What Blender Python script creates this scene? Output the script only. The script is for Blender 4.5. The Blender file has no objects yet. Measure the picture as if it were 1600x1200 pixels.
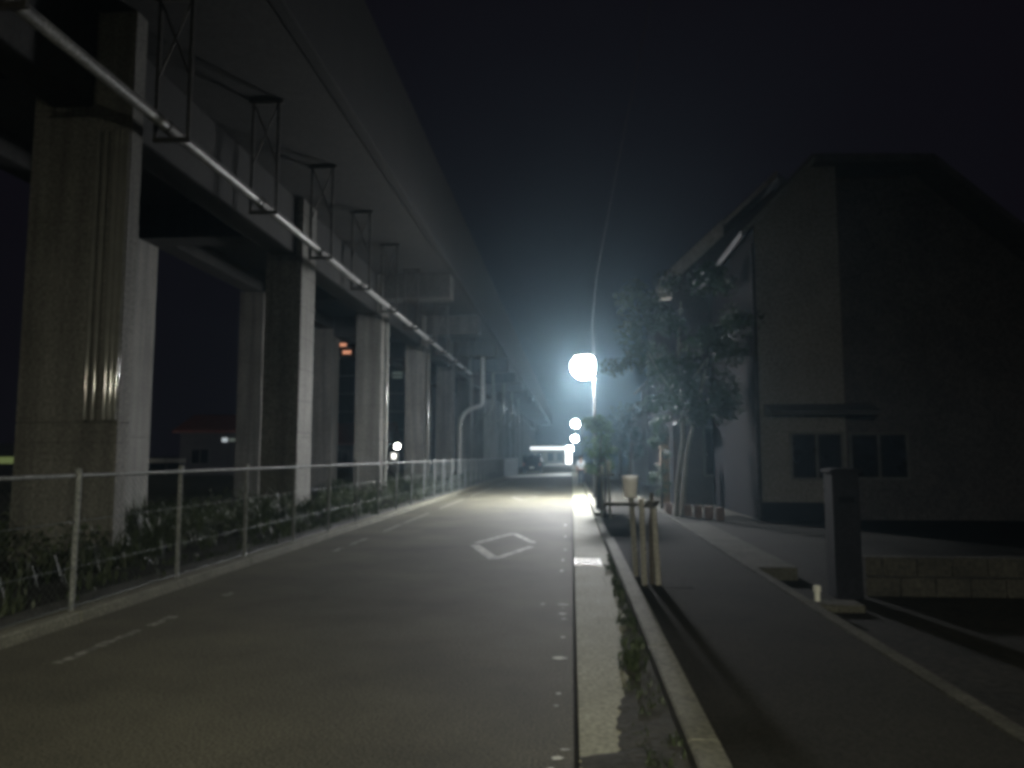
import bpy, math, random
from mathutils import Vector, Matrix
rnd = random.Random(7)
R = math.radians
scene = bpy.context.scene
COL = scene.collection

# ------------------------------------------------------------------ helpers
class MB:
    """collects faces; build() links them as ONE mesh object"""
    def __init__(self): self.v = []; self.f = []
    def quad(self, a, b, c, d):
        n = len(self.v); self.v += [tuple(a), tuple(b), tuple(c), tuple(d)]; self.f.append((n, n+1, n+2, n+3)); return self
    def poly(self, pts):
        n = len(self.v); self.v += [tuple(p) for p in pts]; self.f.append(tuple(range(n, n+len(pts)))); return self
    def box(self, x0, x1, y0, y1, z0, z1):
        n = len(self.v)
        self.v += [(x0,y0,z0),(x1,y0,z0),(x1,y1,z0),(x0,y1,z0),(x0,y0,z1),(x1,y0,z1),(x1,y1,z1),(x0,y1,z1)]
        self.f += [(n,n+3,n+2,n+1),(n+4,n+5,n+6,n+7),(n,n+1,n+5,n+4),(n+1,n+2,n+6,n+5),(n+2,n+3,n+7,n+6),(n+3,n,n+4,n+7)]
        return self
    def prism(self, pts, axis, a, b):
        """extrude a 2-D outline along an axis: 'x' -> pts are (y,z); 'y' -> (x,z); 'z' -> (x,y)"""
        def P(p, t):
            return (t, p[0], p[1]) if axis == 'x' else (p[0], t, p[1]) if axis == 'y' else (p[0], p[1], t)
        n = len(self.v); k = len(pts)
        self.v += [P(p, a) for p in pts] + [P(p, b) for p in pts]
        self.f.append(tuple(range(n, n+k))); self.f.append(tuple(range(n+2*k-1, n+k-1, -1)))
        for i in range(k):
            j = (i+1) % k
            self.f.append((n+i, n+k+i, n+k+j, n+j))
        return self
    def tube(self, pts, rad, seg=8, cap=True):
        pts = [Vector(p) for p in pts]
        rads = rad if isinstance(rad, (list, tuple)) else [rad]*len(pts)
        n0 = len(self.v); prev = None
        for i, p in enumerate(pts):
            t = (pts[min(i+1, len(pts)-1)] - pts[max(i-1, 0)]).normalized()
            if prev is None:
                ref = Vector((0, 0, 1)) if abs(t.z) < .9 else Vector((1, 0, 0))
                u = t.cross(ref).normalized()
            else:
                u = (prev - t*prev.dot(t)).normalized()
            prev = u; w = t.cross(u)
            for s in range(seg):
                a = 2*math.pi*s/seg
                self.v.append(tuple(p + (u*math.cos(a) + w*math.sin(a))*rads[i]))
        for i in range(len(pts)-1):
            for s in range(seg):
                a = n0+i*seg+s; b = n0+i*seg+(s+1) % seg
                self.f.append((a, b, b+seg, a+seg))
        if cap:
            e = n0+(len(pts)-1)*seg; k = len(self.v)      # caps keep their own vertices so the sides shade round
            self.v += self.v[n0:n0+seg]+self.v[e:e+seg]
            self.f.append(tuple(range(k+seg-1, k-1, -1))); self.f.append(tuple(range(k+seg, k+2*seg)))
        return self
    def lathe(self, cx, cy, prof, seg=20):
        n0 = len(self.v)
        for r, z in prof:
            for s in range(seg):
                a = 2*math.pi*s/seg
                self.v.append((cx+r*math.cos(a), cy+r*math.sin(a), z))
        for i in range(len(prof)-1):
            for s in range(seg):
                a = n0+i*seg+s; b = n0+i*seg+(s+1) % seg
                self.f.append((a, b, b+seg, a+seg))
        return self
    def build(self, name, m, parent=None, smooth=False, bevel=0.0, loc=None):
        me = bpy.data.meshes.new(name)
        me.from_pydata(self.v, [], self.f); me.update()
        o = bpy.data.objects.new(name, me); COL.objects.link(o)
        if m: me.materials.append(m)
        if smooth:
            me.polygons.foreach_set('use_smooth', [len(f) <= 4 for f in self.f])
        if bevel:
            b = o.modifiers.new('bevel', 'BEVEL'); b.width = bevel; b.segments = 2; b.limit_method = 'ANGLE'
        if parent: o.parent = parent
        if loc: o.location = loc
        return o

def tag(o, label=None, cat=None, group=None, kind=None):
    if label: o['label'] = label
    if cat: o['category'] = cat
    if group: o['group'] = group
    if kind: o['kind'] = kind
    return o
def empty(name, loc, label, cat, group=None, rz=0):
    o = bpy.data.objects.new(name, None); COL.objects.link(o)
    o.location = loc; o.rotation_euler = (0, 0, rz); o.empty_display_size = .2
    return tag(o, label, cat, group)
def copy_tree(o, parent=None):
    c = o.copy(); COL.objects.link(c)
    if parent: c.parent = parent
    for ch in list(o.children): copy_tree(ch, c)
    return c

# ------------------------------------------------------------------ materials
def mat(name, c0, c1=None, scale=3.0, rough=.8, fine=0, bump=0.0, metal=0.0, spec=.5, detail=6, stretch=None, streak=None, grain=(.6, 1.4)):
    m = bpy.data.materials.new(name); m.use_nodes = True
    nt = m.node_tree; N = nt.nodes; L = nt.links
    b = N['Principled BSDF']
    b.inputs['Roughness'].default_value = rough; b.inputs['Metallic'].default_value = metal
    b.inputs['Specular IOR Level'].default_value = spec
    c1 = c1 or tuple(x*1.35 for x in c0)
    tc = N.new('ShaderNodeTexCoord'); src = tc.outputs['Object']
    if stretch:
        mp = N.new('ShaderNodeMapping'); mp.inputs['Scale'].default_value = stretch
        L.new(src, mp.inputs['Vector']); vec = mp.outputs['Vector']
    else: vec = src
    n1 = N.new('ShaderNodeTexNoise'); n1.inputs['Scale'].default_value = scale
    n1.inputs['Detail'].default_value = detail; n1.inputs['Roughness'].default_value = .62
    L.new(vec, n1.inputs['Vector'])
    cr = N.new('ShaderNodeValToRGB'); L.new(n1.outputs['Fac'], cr.inputs['Fac'])
    cr.color_ramp.elements[0].position = .33; cr.color_ramp.elements[1].position = .68
    cr.color_ramp.elements[0].color = (*c0, 1); cr.color_ramp.elements[1].color = (*c1, 1)
    col = cr.outputs['Color']
    if fine:
        n2 = N.new('ShaderNodeTexNoise'); n2.inputs['Scale'].default_value = fine; n2.inputs['Detail'].default_value = 3
        L.new(src, n2.inputs['Vector'])
        mr = N.new('ShaderNodeMapRange'); mr.inputs['From Min'].default_value = .3; mr.inputs['From Max'].default_value = .7
        mr.inputs['To Min'].default_value = grain[0]; mr.inputs['To Max'].default_value = grain[1]
        L.new(n2.outputs['Fac'], mr.inputs['Value'])
        mx = N.new('ShaderNodeMix'); mx.data_type = 'RGBA'; mx.blend_type = 'MULTIPLY'; mx.inputs['Factor'].default_value = 1
        L.new(col, mx.inputs['A']); L.new(mr.outputs['Result'], mx.inputs['B']); col = mx.outputs['Result']
    if streak:   # dark run-off stains down a concrete face
        mp2 = N.new('ShaderNodeMapping'); mp2.inputs['Scale'].default_value = (2.6, 2.6, .14)
        L.new(src, mp2.inputs['Vector'])
        n3 = N.new('ShaderNodeTexNoise'); n3.inputs['Scale'].default_value = 1.6; n3.inputs['Detail'].default_value = 5
        L.new(mp2.outputs['Vector'], n3.inputs['Vector'])
        mr2 = N.new('ShaderNodeMapRange'); mr2.inputs['From Min'].default_value = .42; mr2.inputs['From Max'].default_value = .62
        mr2.inputs['To Min'].default_value = 1; mr2.inputs['To Max'].default_value = streak
        L.new(n3.outputs['Fac'], mr2.inputs['Value'])
        mx2 = N.new('ShaderNodeMix'); mx2.data_type = 'RGBA'; mx2.blend_type = 'MULTIPLY'; mx2.inputs['Factor'].default_value = 1
        L.new(col, mx2.inputs['A']); L.new(mr2.outputs['Result'], mx2.inputs['B']); col = mx2.outputs['Result']
    L.new(col, b.inputs['Base Color'])
    if bump:
        n4 = N.new('ShaderNodeTexNoise'); n4.inputs['Scale'].default_value = fine or scale*6; n4.inputs['Detail'].default_value = 4
        L.new(src, n4.inputs['Vector'])
        bp = N.new('ShaderNodeBump'); bp.inputs['Strength'].default_value = bump; bp.inputs['Distance'].default_value = .02
        L.new(n4.outputs['Fac'], bp.inputs['Height']); L.new(bp.outputs['Normal'], b.inputs['Normal'])
    return m
def paint_mat(name, c, wear0, wear1, under, scale=14):
    """road paint worn through to the asphalt in patches"""
    m = mat(name, c, tuple(x*1.2 for x in c), 6, .7, 90, .2)
    nt = m.node_tree; N = nt.nodes; L = nt.links; b = N['Principled BSDF']
    src = b.inputs['Base Color'].links[0].from_socket
    tc = N.new('ShaderNodeTexCoord')
    n = N.new('ShaderNodeTexNoise'); n.inputs['Scale'].default_value = scale; n.inputs['Detail'].default_value = 8; n.inputs['Roughness'].default_value = .7
    L.new(tc.outputs['Object'], n.inputs['Vector'])
    mr = N.new('ShaderNodeMapRange'); mr.inputs['From Min'].default_value = wear0; mr.inputs['From Max'].default_value = wear1
    L.new(n.outputs['Fac'], mr.inputs['Value'])
    mx = N.new('ShaderNodeMix'); mx.data_type = 'RGBA'
    L.new(mr.outputs['Result'], mx.inputs['Factor']); mx.inputs['A'].default_value = (*under, 1); L.new(src, mx.inputs['B'])
    L.new(mx.outputs['Result'], b.inputs['Base Color'])
    return m
def emit(name, c, s):
    m = bpy.data.materials.new(name); m.use_nodes = True
    b = m.node_tree.nodes['Principled BSDF']
    b.inputs['Base Color'].default_value = (.6, .6, .6, 1)
    b.inputs['Emission Color'].default_value = (*c, 1); b.inputs['Emission Strength'].default_value = s
    return m
def lens_mat(name, c, s, floor, power):
    """lamp bowl that throws most of its light downwards"""
    m = emit(name, c, s); N = m.node_tree.nodes; L = m.node_tree.links
    ge = N.new('ShaderNodeNewGeometry'); sp_ = N.new('ShaderNodeSeparateXYZ'); L.new(ge.outputs['Normal'], sp_.inputs[0])
    a = N.new('ShaderNodeMath'); a.operation = 'MULTIPLY'; a.inputs[1].default_value = -1; a.use_clamp = True; L.new(sp_.outputs['Z'], a.inputs[0])
    b = N.new('ShaderNodeMath'); b.operation = 'POWER'; b.inputs[1].default_value = power; L.new(a.outputs[0], b.inputs[0])
    d = N.new('ShaderNodeMath'); d.operation = 'MULTIPLY_ADD'; d.inputs[1].default_value = s*(1-floor); d.inputs[2].default_value = s*floor; L.new(b.outputs[0], d.inputs[0])
    L.new(d.outputs[0], N['Principled BSDF'].inputs['Emission Strength'])
    return m
def thin(m, fac):
    """let some light through a thin sheet"""
    nt = m.node_tree; N = nt.nodes; L = nt.links; b = N['Principled BSDF']
    tr = N.new('ShaderNodeBsdfTranslucent'); ms = N.new('ShaderNodeMixShader'); ms.inputs[0].default_value = fac
    L.new(b.inputs['Base Color'].links[0].from_socket, tr.inputs['Color'])
    L.new(b.outputs[0], ms.inputs[1]); L.new(tr.outputs[0], ms.inputs[2]); L.new(ms.outputs[0], N['Material Output'].inputs['Surface'])
    return m
def leafmat(name, c0, c1):
    m = mat(name, c0, c1, 2.2, .55, 9)
    nt = m.node_tree; N = nt.nodes; L = nt.links; b = N['Principled BSDF']
    tr = N.new('ShaderNodeBsdfTranslucent'); ms = N.new('ShaderNodeMixShader'); ms.inputs[0].default_value = .3
    L.new(b.inputs['Base Color'].links[0].from_socket, tr.inputs['Color'])
    L.new(b.outputs[0], ms.inputs[1]); L.new(tr.outputs[0], ms.inputs[2])
    L.new(ms.outputs[0], N['Material Output'].inputs['Surface'])
    return m

ASPH = (.063, .0595, .048)
M = dict(
    asphalt=mat('asphalt', (.046, .0435, .030), (.102, .096, .067), .55, .80, 62, .25, spec=.3, grain=(.15, 1.85)),
    walk=mat('walk_asphalt', (.017, .0165, .0135), (.025, .024, .0195), .9, .97, 55, .5, spec=.08),
    ground=mat('soil', (.012, .0115, .009), (.022, .0205, .0165), 1.2, .97, 14, .6, spec=.08),
    gutter=mat('gutter_concrete', (.205, .203, .138), (.285, .28, .20), 1.6, .8, 30, .3),
    kerb=mat('kerb_concrete', (.092, .091, .066), (.155, .153, .115), 2.2, .85, 30, .4),
    edge=mat('edge_concrete', (.040, .039, .031), (.070, .068, .055), 2.2, .95, 30, .4, spec=.1),
    near_black=mat('near_black_shade', (.0035, .0035, .004), (.006, .006, .007), 3, .95, 20, .2, spec=.05),  # near-black stands in for shade on the houses' road-facing sides
    dirt=mat('dirt', (.018, .018, .013), (.045, .042, .034), 6, .95, 30, .7),
    apron=mat('pale_concrete', (.62, .62, .58), (.74, .74, .69), 1.0, .8, 20, .2),
    pier=mat('pier_concrete', (.112, .110, .098), (.158, .154, .141), .8, .82, 18, .22, streak=.62),
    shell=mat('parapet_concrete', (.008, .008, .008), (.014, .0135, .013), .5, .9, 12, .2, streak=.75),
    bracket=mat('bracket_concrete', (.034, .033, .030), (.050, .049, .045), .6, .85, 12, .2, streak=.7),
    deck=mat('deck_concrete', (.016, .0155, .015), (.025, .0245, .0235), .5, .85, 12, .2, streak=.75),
    paledrain=mat('pale_drainpipe', (.40, .40, .37), (.52, .52, .48), 4, .14, metal=.15),
    galv=mat('galvanised_steel', (.15, .16, .155), (.25, .26, .255), 9, .65, 40, .15, metal=.4),
    wire=mat('fence_wire', (.06, .075, .075), (.10, .115, .115), 9, .55, metal=.3),
    steel_dark=mat('dark_steel', (.035, .034, .032), (.07, .064, .056), 8, .6, 30, .2, metal=.4),
    pipe=mat('pipe_grey', (.17, .17, .165), (.25, .25, .24), 3, .4, 20, .1),
    drain=mat('drainpipe_steel', (.17, .17, .155), (.22, .22, .20), 4, .085, metal=.2),
    grate=mat('grate_steel', (.55, .55, .52), (.68, .68, .64), 9, .60, 40, .2, metal=.35),
    wood=mat('stake_wood', (.16, .155, .135), (.27, .26, .23), 5, .85, 40, .4, stretch=(1, 1, .15)),
    cap=thin(mat('white_wrap', (.86, .84, .80), (.94, .92, .88), 9, .6), .62),
    bark=mat('bark', (.035, .030, .024), (.075, .065, .052), 7, .95, 30, .8, stretch=(1, 1, .3)),
    palebark=mat('pale_bark', (.15, .145, .13), (.30, .29, .26), 5, .9, 25, .5, stretch=(1, 1, .3)),
    leaf=leafmat('leaf', (.010, .021, .011), (.026, .050, .025)),
    leafb=leafmat('leaf_bright', (.030, .060, .020), (.075, .13, .05)),
    weed=leafmat('weed', (.022, .034, .014), (.060, .075, .034)),
    pole=mat('lamp_pole', (.020, .020, .019), (.034, .034, .033), 6, .7, 30, .1, spec=.2),
    hood=mat('lamp_hood', (.18, .18, .18), (.25, .25, .25), 6, .5, metal=.3),
    siding=mat('house_siding', (.17, .163, .165), (.215, .208, .205), 1.2, .85, 16, .2),
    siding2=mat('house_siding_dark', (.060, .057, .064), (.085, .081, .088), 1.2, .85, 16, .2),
    board=mat('barge_board', (.46, .44, .40), (.60, .57, .53), 3, .7, 30, .1),
    roof=mat('roof_tile', (.05, .05, .056), (.08, .08, .088), 4, .7, 20, .4),
    frame=mat('window_frame', (.10, .10, .10), (.15, .15, .15), 4, .5, metal=.4),
    glass=mat('dark_glass', (.010, .011, .015), (.016, .017, .022), 2, .08, spec=.5),
    tile=mat('orange_tile', (.26, .165, .10), (.38, .25, .16), 5, .8, 30, .3),
    brick=mat('brick_edge', (.14, .095, .085), (.26, .19, .17), 6, .9, 30, .5),
    block=mat('block_wall', (.028, .027, .024), (.050, .048, .041), 2, .95, 20, .4, spec=.1),
    black=mat('dark_pillar', (.006, .006, .008), (.010, .010, .013), 3, .8, 20, .2, spec=.12),
    white=mat('white_plastic', (.55, .55, .50), (.68, .68, .63), 6, .5),
    sheet=mat('pale_sheet', (.30, .34, .36), (.40, .44, .46), 2, .5, 14, .1, metal=.2),
    carbody=mat('car_paint', (.016, .017, .026), (.020, .021, .032), 2, .25, spec=.6),
    rubber=mat('rubber', (.012, .012, .012), (.02, .02, .02), 9, .9),
    redroof=mat('red_roof', (.16, .055, .045), (.25, .09, .07), 3, .8, 20, .3),
    paint=paint_mat('road_paint', (.56, .56, .51), .34, .56, ASPH, 7),
    paintw=paint_mat('road_paint_worn', (.30, .30, .26), .44, .62, ASPH, 13),
    shirt=mat('shirt', (.82, .88, .94), (.90, .94, .97), 9, .85),
    trousers=mat('trousers', (.020, .024, .034), (.03, .035, .05), 12, .9),
    skin=mat('skin', (.42, .27, .20), (.50, .33, .25), 12, .6),
    hair=mat('hair', (.012, .010, .009), (.022, .018, .016), 20, .6),
    cable=mat('cable', (.03, .03, .032), (.045, .045, .047), 8, .8, spec=.2),
)

def panel_marks(m, period, tie):
    """formwork lift lines and plugged tie holes cast into the concrete"""
    nt = m.node_tree; N = nt.nodes; L = nt.links; b = N['Principled BSDF']; src = b.inputs['Base Color'].links[0].from_socket
    tc = N.new('ShaderNodeTexCoord'); sp_ = N.new('ShaderNodeSeparateXYZ'); L.new(tc.outputs['Object'], sp_.inputs[0])
    def op(o, a, b_=None):
        n = N.new('ShaderNodeMath'); n.operation = o
        for i, v in enumerate((a, b_)):
            if v is None: continue
            if isinstance(v, (int, float)): n.inputs[i].default_value = v
            else: L.new(v, n.inputs[i])
        return n.outputs[0]
    line = op('LESS_THAN', op('FRACT', op('DIVIDE', sp_.outputs['Z'], period)), .012/period)
    fx = op('SUBTRACT', op('FRACT', op('DIVIDE', sp_.outputs['X'], tie)), .5); fz = op('SUBTRACT', op('FRACT', op('DIVIDE', sp_.outputs['Z'], tie)), .5)
    hole = op('LESS_THAN', op('SQRT', op('ADD', op('MULTIPLY', fx, fx), op('MULTIPLY', fz, fz))), .022/tie)
    mk = op('MULTIPLY', op('MAXIMUM', line, hole), .6)
    mx = N.new('ShaderNodeMix'); mx.data_type = 'RGBA'; L.new(mk, mx.inputs['Factor']); L.new(src, mx.inputs['A']); mx.inputs['B'].default_value = (.035, .034, .03, 1)
    L.new(mx.outputs['Result'], b.inputs['Base Color'])
panel_marks(M['pier'], 1.8, .9)

# ------------------------------------------------------------------ setting
g = MB(); g.quad((-600, -200, -.06), (600, -200, -.06), (600, 1200, -.06), (-600, 1200, -.06))
tag(g.build('ground', M['ground']), kind='structure')

def sheet(x0, x1, y0, y1, z0, z1): return MB().box(x0, x1, y0, y1, z0, z1)
road = sheet(-4.72, 0.0, -14, 240, -.05, 0).build('road', M['asphalt']); tag(road, kind='structure')
side = MB()
side.box(.76, 2.30, -14, 14.2, -.05, .12)
side.box(.76, 2.30, 19.5, 140, -.05, .115)
side.box(1.25, 2.30, 14.2, 19.5, -.05, .118)
side.prism([(.76, -.05), (.76, .035), (1.25, .118), (1.25, -.05)], 'y', 14.2, 19.5)
tag(side.build('sidewalk', M['walk']), kind='structure')
edge = MB(); y = -14.0
while y < 60:
    edge.box(2.30, 2.42, y, y+1.985, -.05, .145+rnd.uniform(-.004, .004)); y += 2
tag(edge.build('sidewalk_edge', M['edge'], bevel=.01), kind='structure')

gut = MB()
gut.box(.03, .585, -14, 4.18, -.05, -.004); gut.box(.03, .585, 4.20, 11.30, -.05, .0); gut.box(.03, .585, 12.06, 140, -.05, .0)
gut.box(.445, .585, 11.305, 12.055, -.05, .0)
gutter = gut.build('gutter', M['gutter'], bevel=.006); tag(gutter, kind='structure')
kb = MB(); y = -13.8
while y < 140:
    low = 14.15 < y+.5 < 19.4
    h = .03 if low else .122
    L_ = 1.985 if y < 60 else 7.985
    kb.prism([(.595, -.05), (.595, h-.012), (.61, h), (.755, h), (.755, -.05)], 'y', y, y+L_)
    y += L_+.015
tag(kb.build('kerb', M['kerb']), kind='structure')

# dirt silted against the kerb, with a ragged edge
edge_pts = [(1.6, .30), (2.6, .04), (4.22, .035), (4.31, .24), (4.5, .25), (5.0, .29), (5.4, .355), (5.75, .40), (6.0, .36), (6.3, .43), (6.7, .40), (7.1, .47), (7.6, .52), (8.4, .50), (9.2, .54), (10.2, .555), (11.2, .57)]
def left_at(y):
    for (a, xa), (b, xb) in zip(edge_pts, edge_pts[1:]):
        if a <= y <= b: return xa+(xb-xa)*(y-a)/(b-a)
    return .57
d = MB(); rows = []; y = 1.6
while y < 11.2:
    x0 = left_at(y)+rnd.uniform(-.02, .02); row = []
    for k in range(7):
        t = k/6; x = x0+(.592-x0)*t
        row.append((x, y, .0045+.016*min(1, t*2.2)*rnd.uniform(.8, 1.1)*(.3+min(1, (.592-x0)*4))))
    rows.append(row); y += .045
for a, b in zip(rows, rows[1:]):
    for k in range(6): d.quad(a[k], a[k+1], b[k+1], b[k])
tag(d.build('dirt_patch', M['dirt'], gutter, smooth=True), 'dark silt banked against the kerb')

def blades(mb, x, y, z, n, h, spread, w, r=rnd):
    for _ in range(n):
        a = r.uniform(0, 6.283); q = r.uniform(0, spread*.5)
        px, py = x+q*math.cos(a), y+q*math.sin(a)
        hh = h*r.uniform(.45, 1.1); lean = hh*r.uniform(.15, .9); b = r.uniform(0, 6.283)
        dx, dy = math.cos(b)*lean, math.sin(b)*lean
        sx, sy = -math.sin(b)*w, math.cos(b)*w
        mid = (px+dx*.35, py+dy*.35, z+hh*.62); tip = (px+dx, py+dy, z+hh*r.uniform(.7, 1))
        n0 = len(mb.v)
        mb.v += [(px-sx*.6, py-sy*.6, z), (px+sx*.6, py+sy*.6, z), (mid[0]+sx, mid[1]+sy, mid[2]), (mid[0]-sx, mid[1]-sy, mid[2]), tip]
        mb.f += [(n0, n0+1, n0+2, n0+3), (n0+3, n0+2, n0+4)]
wd = MB()
for _ in range(150):
    y = rnd.uniform(3.0, 12.5); x = rnd.uniform(max(.36, left_at(y)), .585)
    blades(wd, x, y, .005, rnd.randint(4, 9), rnd.uniform(.03, .09), .10, .006)
for (x, y) in [(.50, 6.5), (.46, 6.2), (.52, 7.4), (.55, 8.8), (.53, 9.6), (.45, 5.9), (.54, 10.8)]:
    blades(wd, x, y, .01, 40, .12, .24, .011)
tag(wd.build('weeds', M['weed']), 'small green weeds sprouting along the kerb side of the gutter', 'weeds', kind='stuff')

# pale concrete strip crossing the far road
ap = MB()
ap.prism([(-5.2, 55.5), (.0, 60.5), (.0, 73), (-5.2, 60.5)], 'z', -.04, .006)
tag(ap.build('path', M['apron']), kind='structure')
ap2 = MB(); ap2.box(-4.72, 0, 122, 146, -.04, .006)
tag(ap2.build('forecourt', M['apron']), kind='structure')

# road paint (children of the road)
def strip(mb, p, q, w, z=.004, jit=.012, step=.06):
    p, q = Vector((*p, 0)), Vector((*q, 0)); t = (q-p); n = max(2, int(t.length/step)); t.normalize(); s = Vector((-t.y, t.x, 0))
    pts = []
    for i in range(n+1):
        c = p.lerp(q, i/n)
        pts.append((c+s*(w/2+rnd.uniform(-jit, jit)), c-s*(w/2+rnd.uniform(-jit, jit))))
    for (a, b), (c, e) in zip(pts, pts[1:]):
        mb.quad((a.x, a.y, z), (b.x, b.y, z), (e.x, e.y, z), (c.x, c.y, z))
def diamond(cx, cy, hx, hy, worn):
    mb = MB(); Lp, Tp, Rp, Bp = (cx-hx, cy), (cx, cy+hy), (cx+hx, cy), (cx, cy-hy)
    def lerp(a, b, t): return (a[0]+(b[0]-a[0])*t, a[1]+(b[1]-a[1])*t)
    strip(mb, lerp(Lp, Tp, .06), lerp(Lp, Tp, .97), .13); strip(mb, lerp(Tp, Rp, .03), lerp(Tp, Rp, .86), .12)
    strip(mb, lerp(Rp, Bp, .16), lerp(Rp, Bp, .93), .12); strip(mb, lerp(Bp, Lp, .0), lerp(Bp, Lp, .92), .17)
    return mb.build('diamond_marking', M['paintw' if worn else 'paint'], road)
diamond(-1.21, 13.9, .585, 1.95, 0)
diamond(-1.78, 29.6, .56, 1.9, 1)
el = MB()
for y0, y1 in [(2.6, 3.3), (5.75, 6.9), (7.05, 7.5), (8.6, 8.8), (12.6, 13.1), (13.6, 14.7), (16.0, 17.6), (18.0, 21.2), (23, 28), (30, 38), (41, 52)]:
    strip(el, (-3.98, y0), (-3.98, y1), .085, jit=.02)
el.build('edge_line', M['paintw'], road)
fl = MB()
for (x, y, w, l) in [(-.10, 8.39, .10, .10), (-.10, 8.2, .05, .05), (-.095, 7.90, .09, .08), (-.09, 7.66, .06, .06), (-.09, 6.9, .05, .06), (-.095, 6.2, .12, .11),
                     (-.32, 8.38, .05, .10), (-.09, 4.2, .07, .05), (-.12, 4.05, .05, .05), (-.05, 4.32, .06, .04), (-.10, 5.3, .04, .04), (-.11, 5.05, .05, .03),
                     (-.12, 13.2, .06, .2), (-.13, 15.3, .06, .3), (-.15, 17.8, .07, .5), (-.15, 10.8, .05, .12), (-.14, 11.9, .04, .2), (-.05, 3.9, .05, .05)]:
    k = 9; fl.poly([(x+w/2*math.cos(6.283*i/k)*rnd.uniform(.6, 1.3), y+l/2*math.sin(6.283*i/k)*rnd.uniform(.6, 1.3), .0045) for i in range(k)])
fl.build('paint_remnant', M['paint'], road)

# steel grate set in the gutter
gr = empty('drain_grate', (.24, 11.68, 0), 'pale steel bar grate set across the concrete gutter', 'drain grate')
f = MB(); f.box(-.21, -.18, -.37, .37, -.04, .012); f.box(.165, .195, -.37, .37, -.04, .012); f.box(-.18, .165, -.37, -.34, -.04, .012); f.box(-.18, .165, .34, .37, -.04, .012)
f.build('frame', M['grate'], gr)
b = MB()
for i in range(11): x = -.162+i*.0318; b.box(x-.008, x+.008, -.34, .34, -.03, .010)
b.build('bar_panel', M['grate'], gr)

# ------------------------------------------------------------------ chain-link fence
FX = -4.95
fence = empty('chain_link_fence', (FX, 7.35, 0), 'long galvanised chain-link fence on a low concrete footing below the viaduct', 'fence')
fb = MB(); yy = -8.7
while yy < 56:
    fb.box(-.14, .13, yy-7.35, yy+3.99-7.35, -.06, .075); yy += 4
fb.build('footing', M['kerb'], fence, bevel=.015)
for i in range(-7, 25):
    y = i*2.0+rnd.uniform(-.03, .03)
    p = MB(); p.tube([(0, y, .05), (rnd.uniform(-.01, .01), y, 1.45)], .028, 10); p.lathe(0, y, [(.033, 1.44), (.033, 1.46), (.018, 1.475), (.0, 1.48)], 10)
    p.build('post', M['galv'], fence, smooth=True)
rl = MB(); rl.tube([(0.0, -14.4, 1.40), (0.0, 48.2, 1.40)], .021, 8); rl.build('top_rail', M['galv'], fence, smooth=True)
tw = MB()
for z in (.12, .50, .95): tw.tube([(.03, -14.4, z), (.03, 48.2, z)], .004, 5)
tw.build('tension_wire', M['wire'], fence)
nt_ = MB(); H0, H1 = .10, 1.38; pitch = .085; hh = H1-H0
def wire3(mb, a, b, r):
    n = len(mb.v)
    for p in (a, b): mb.v += [(p[0]+r, p[1], p[2]), (p[0]-r*.6, p[1]+r*.8, p[2]), (p[0]-r*.6, p[1]-r*.8, p[2])]
    mb.f += [(n, n+1, n+4, n+3), (n+1, n+2, n+5, n+4), (n+2, n, n+3, n+5)]
y = -14.3
while y < 47:
    wire3(nt_, (.026, y, H0), (.026, y+hh, H1), .0015); wire3(nt_, (.031, y+hh, H0), (.031, y, H1), .0015); y += pitch
nt_.build('netting', M['wire'], fence)

# pale sheet panel closing the far end of the fence
sp = empty('sheet_panel', (-5.0, 56.8, 0), 'pale sheet metal panel closing the far end of the fence', 'panel', rz=R(76))
s = MB(); n = 16
for i in range(n): s.quad((i*.2, .03*(i % 2), .06), (i*.2+.2, .03*((i+1) % 2), .06), (i*.2+.2, .03*((i+1) % 2), 1.40), (i*.2, .03*(i % 2), 1.40))
s.build('sheet', M['sheet'], sp)
for x in (0, 1.6, 3.2): MB().tube([(x, .06, 0), (x, .06, 1.45)], .025, 8).build('post', M['galv'], sp)

# weeds and rough ground behind the fence
vg = MB(); r2 = random.Random(3)
for _ in range(3600):
    y = 3+52*r2.random()**1.5; x = -5.35-r2.random()**.8*5.4
    dens = .5+.5*math.sin(x*2.1+y*.9)+.35*math.sin(y*.37+1.2)
    if r2.random() > .35+.6*dens: continue
    h = r2.uniform(.18, .62)*(1.15 if x < -6.4 else .55)*(.7+.5*max(0, dens))
    blades(vg, x, y, -.06, 7, h, .40, .011+.0005*y, r2)
tag(vg.build('undergrowth', M['weed']), 'dark weeds growing around the pier bases behind the fence', 'weeds', kind='stuff')
vb = MB(); 
def leaf(mb, c, size, r):
    n = Vector((r.gauss(0, 1), r.gauss(0, 1), r.gauss(0, .8)+.5)).normalized()
    t = n.orthogonal().normalized(); t = Matrix.Rotation(r.uniform(0, 6.283), 3, n) @ t; w = n.cross(t)
    c = Vector(c); l = size*r.uniform(.6, 1.3); bw = l*.42
    mb.quad(c-t*l*.5, c+w*bw*.5+n*l*.08, c+t*l*.5, c-w*bw*.5+n*l*.08)
for (bx, by, br, bh) in [(-8.6, 10.8, .8, .75), (-7.2, 10.7, .55, .7), (-9.6, 13.5, 1.1, .95), (-7.4, 15.2, .9, .55), (-8.4, 18.5, 1.2, .8), (-7.2, 23.5, .9, .75), (-6.6, 26.5, .8, .7), (-7.3, 29, 1.0, .85), (-6.2, 31.5, .6, .7), (-7.5, 35.5, 1.2, 1.0), (-6.0, 19.5, .5, .5)]:
    for _ in range(int(420*br)):
        a = r2.uniform(0, 6.283); q = br*math.sqrt(r2.random()); z = bh*(1-(q/br)**2)**.5*r2.random()**.6*r2.uniform(.7, 1.15)
        leaf(vb, (bx+q*math.cos(a), by+q*math.sin(a), z), .11, r2)
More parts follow.
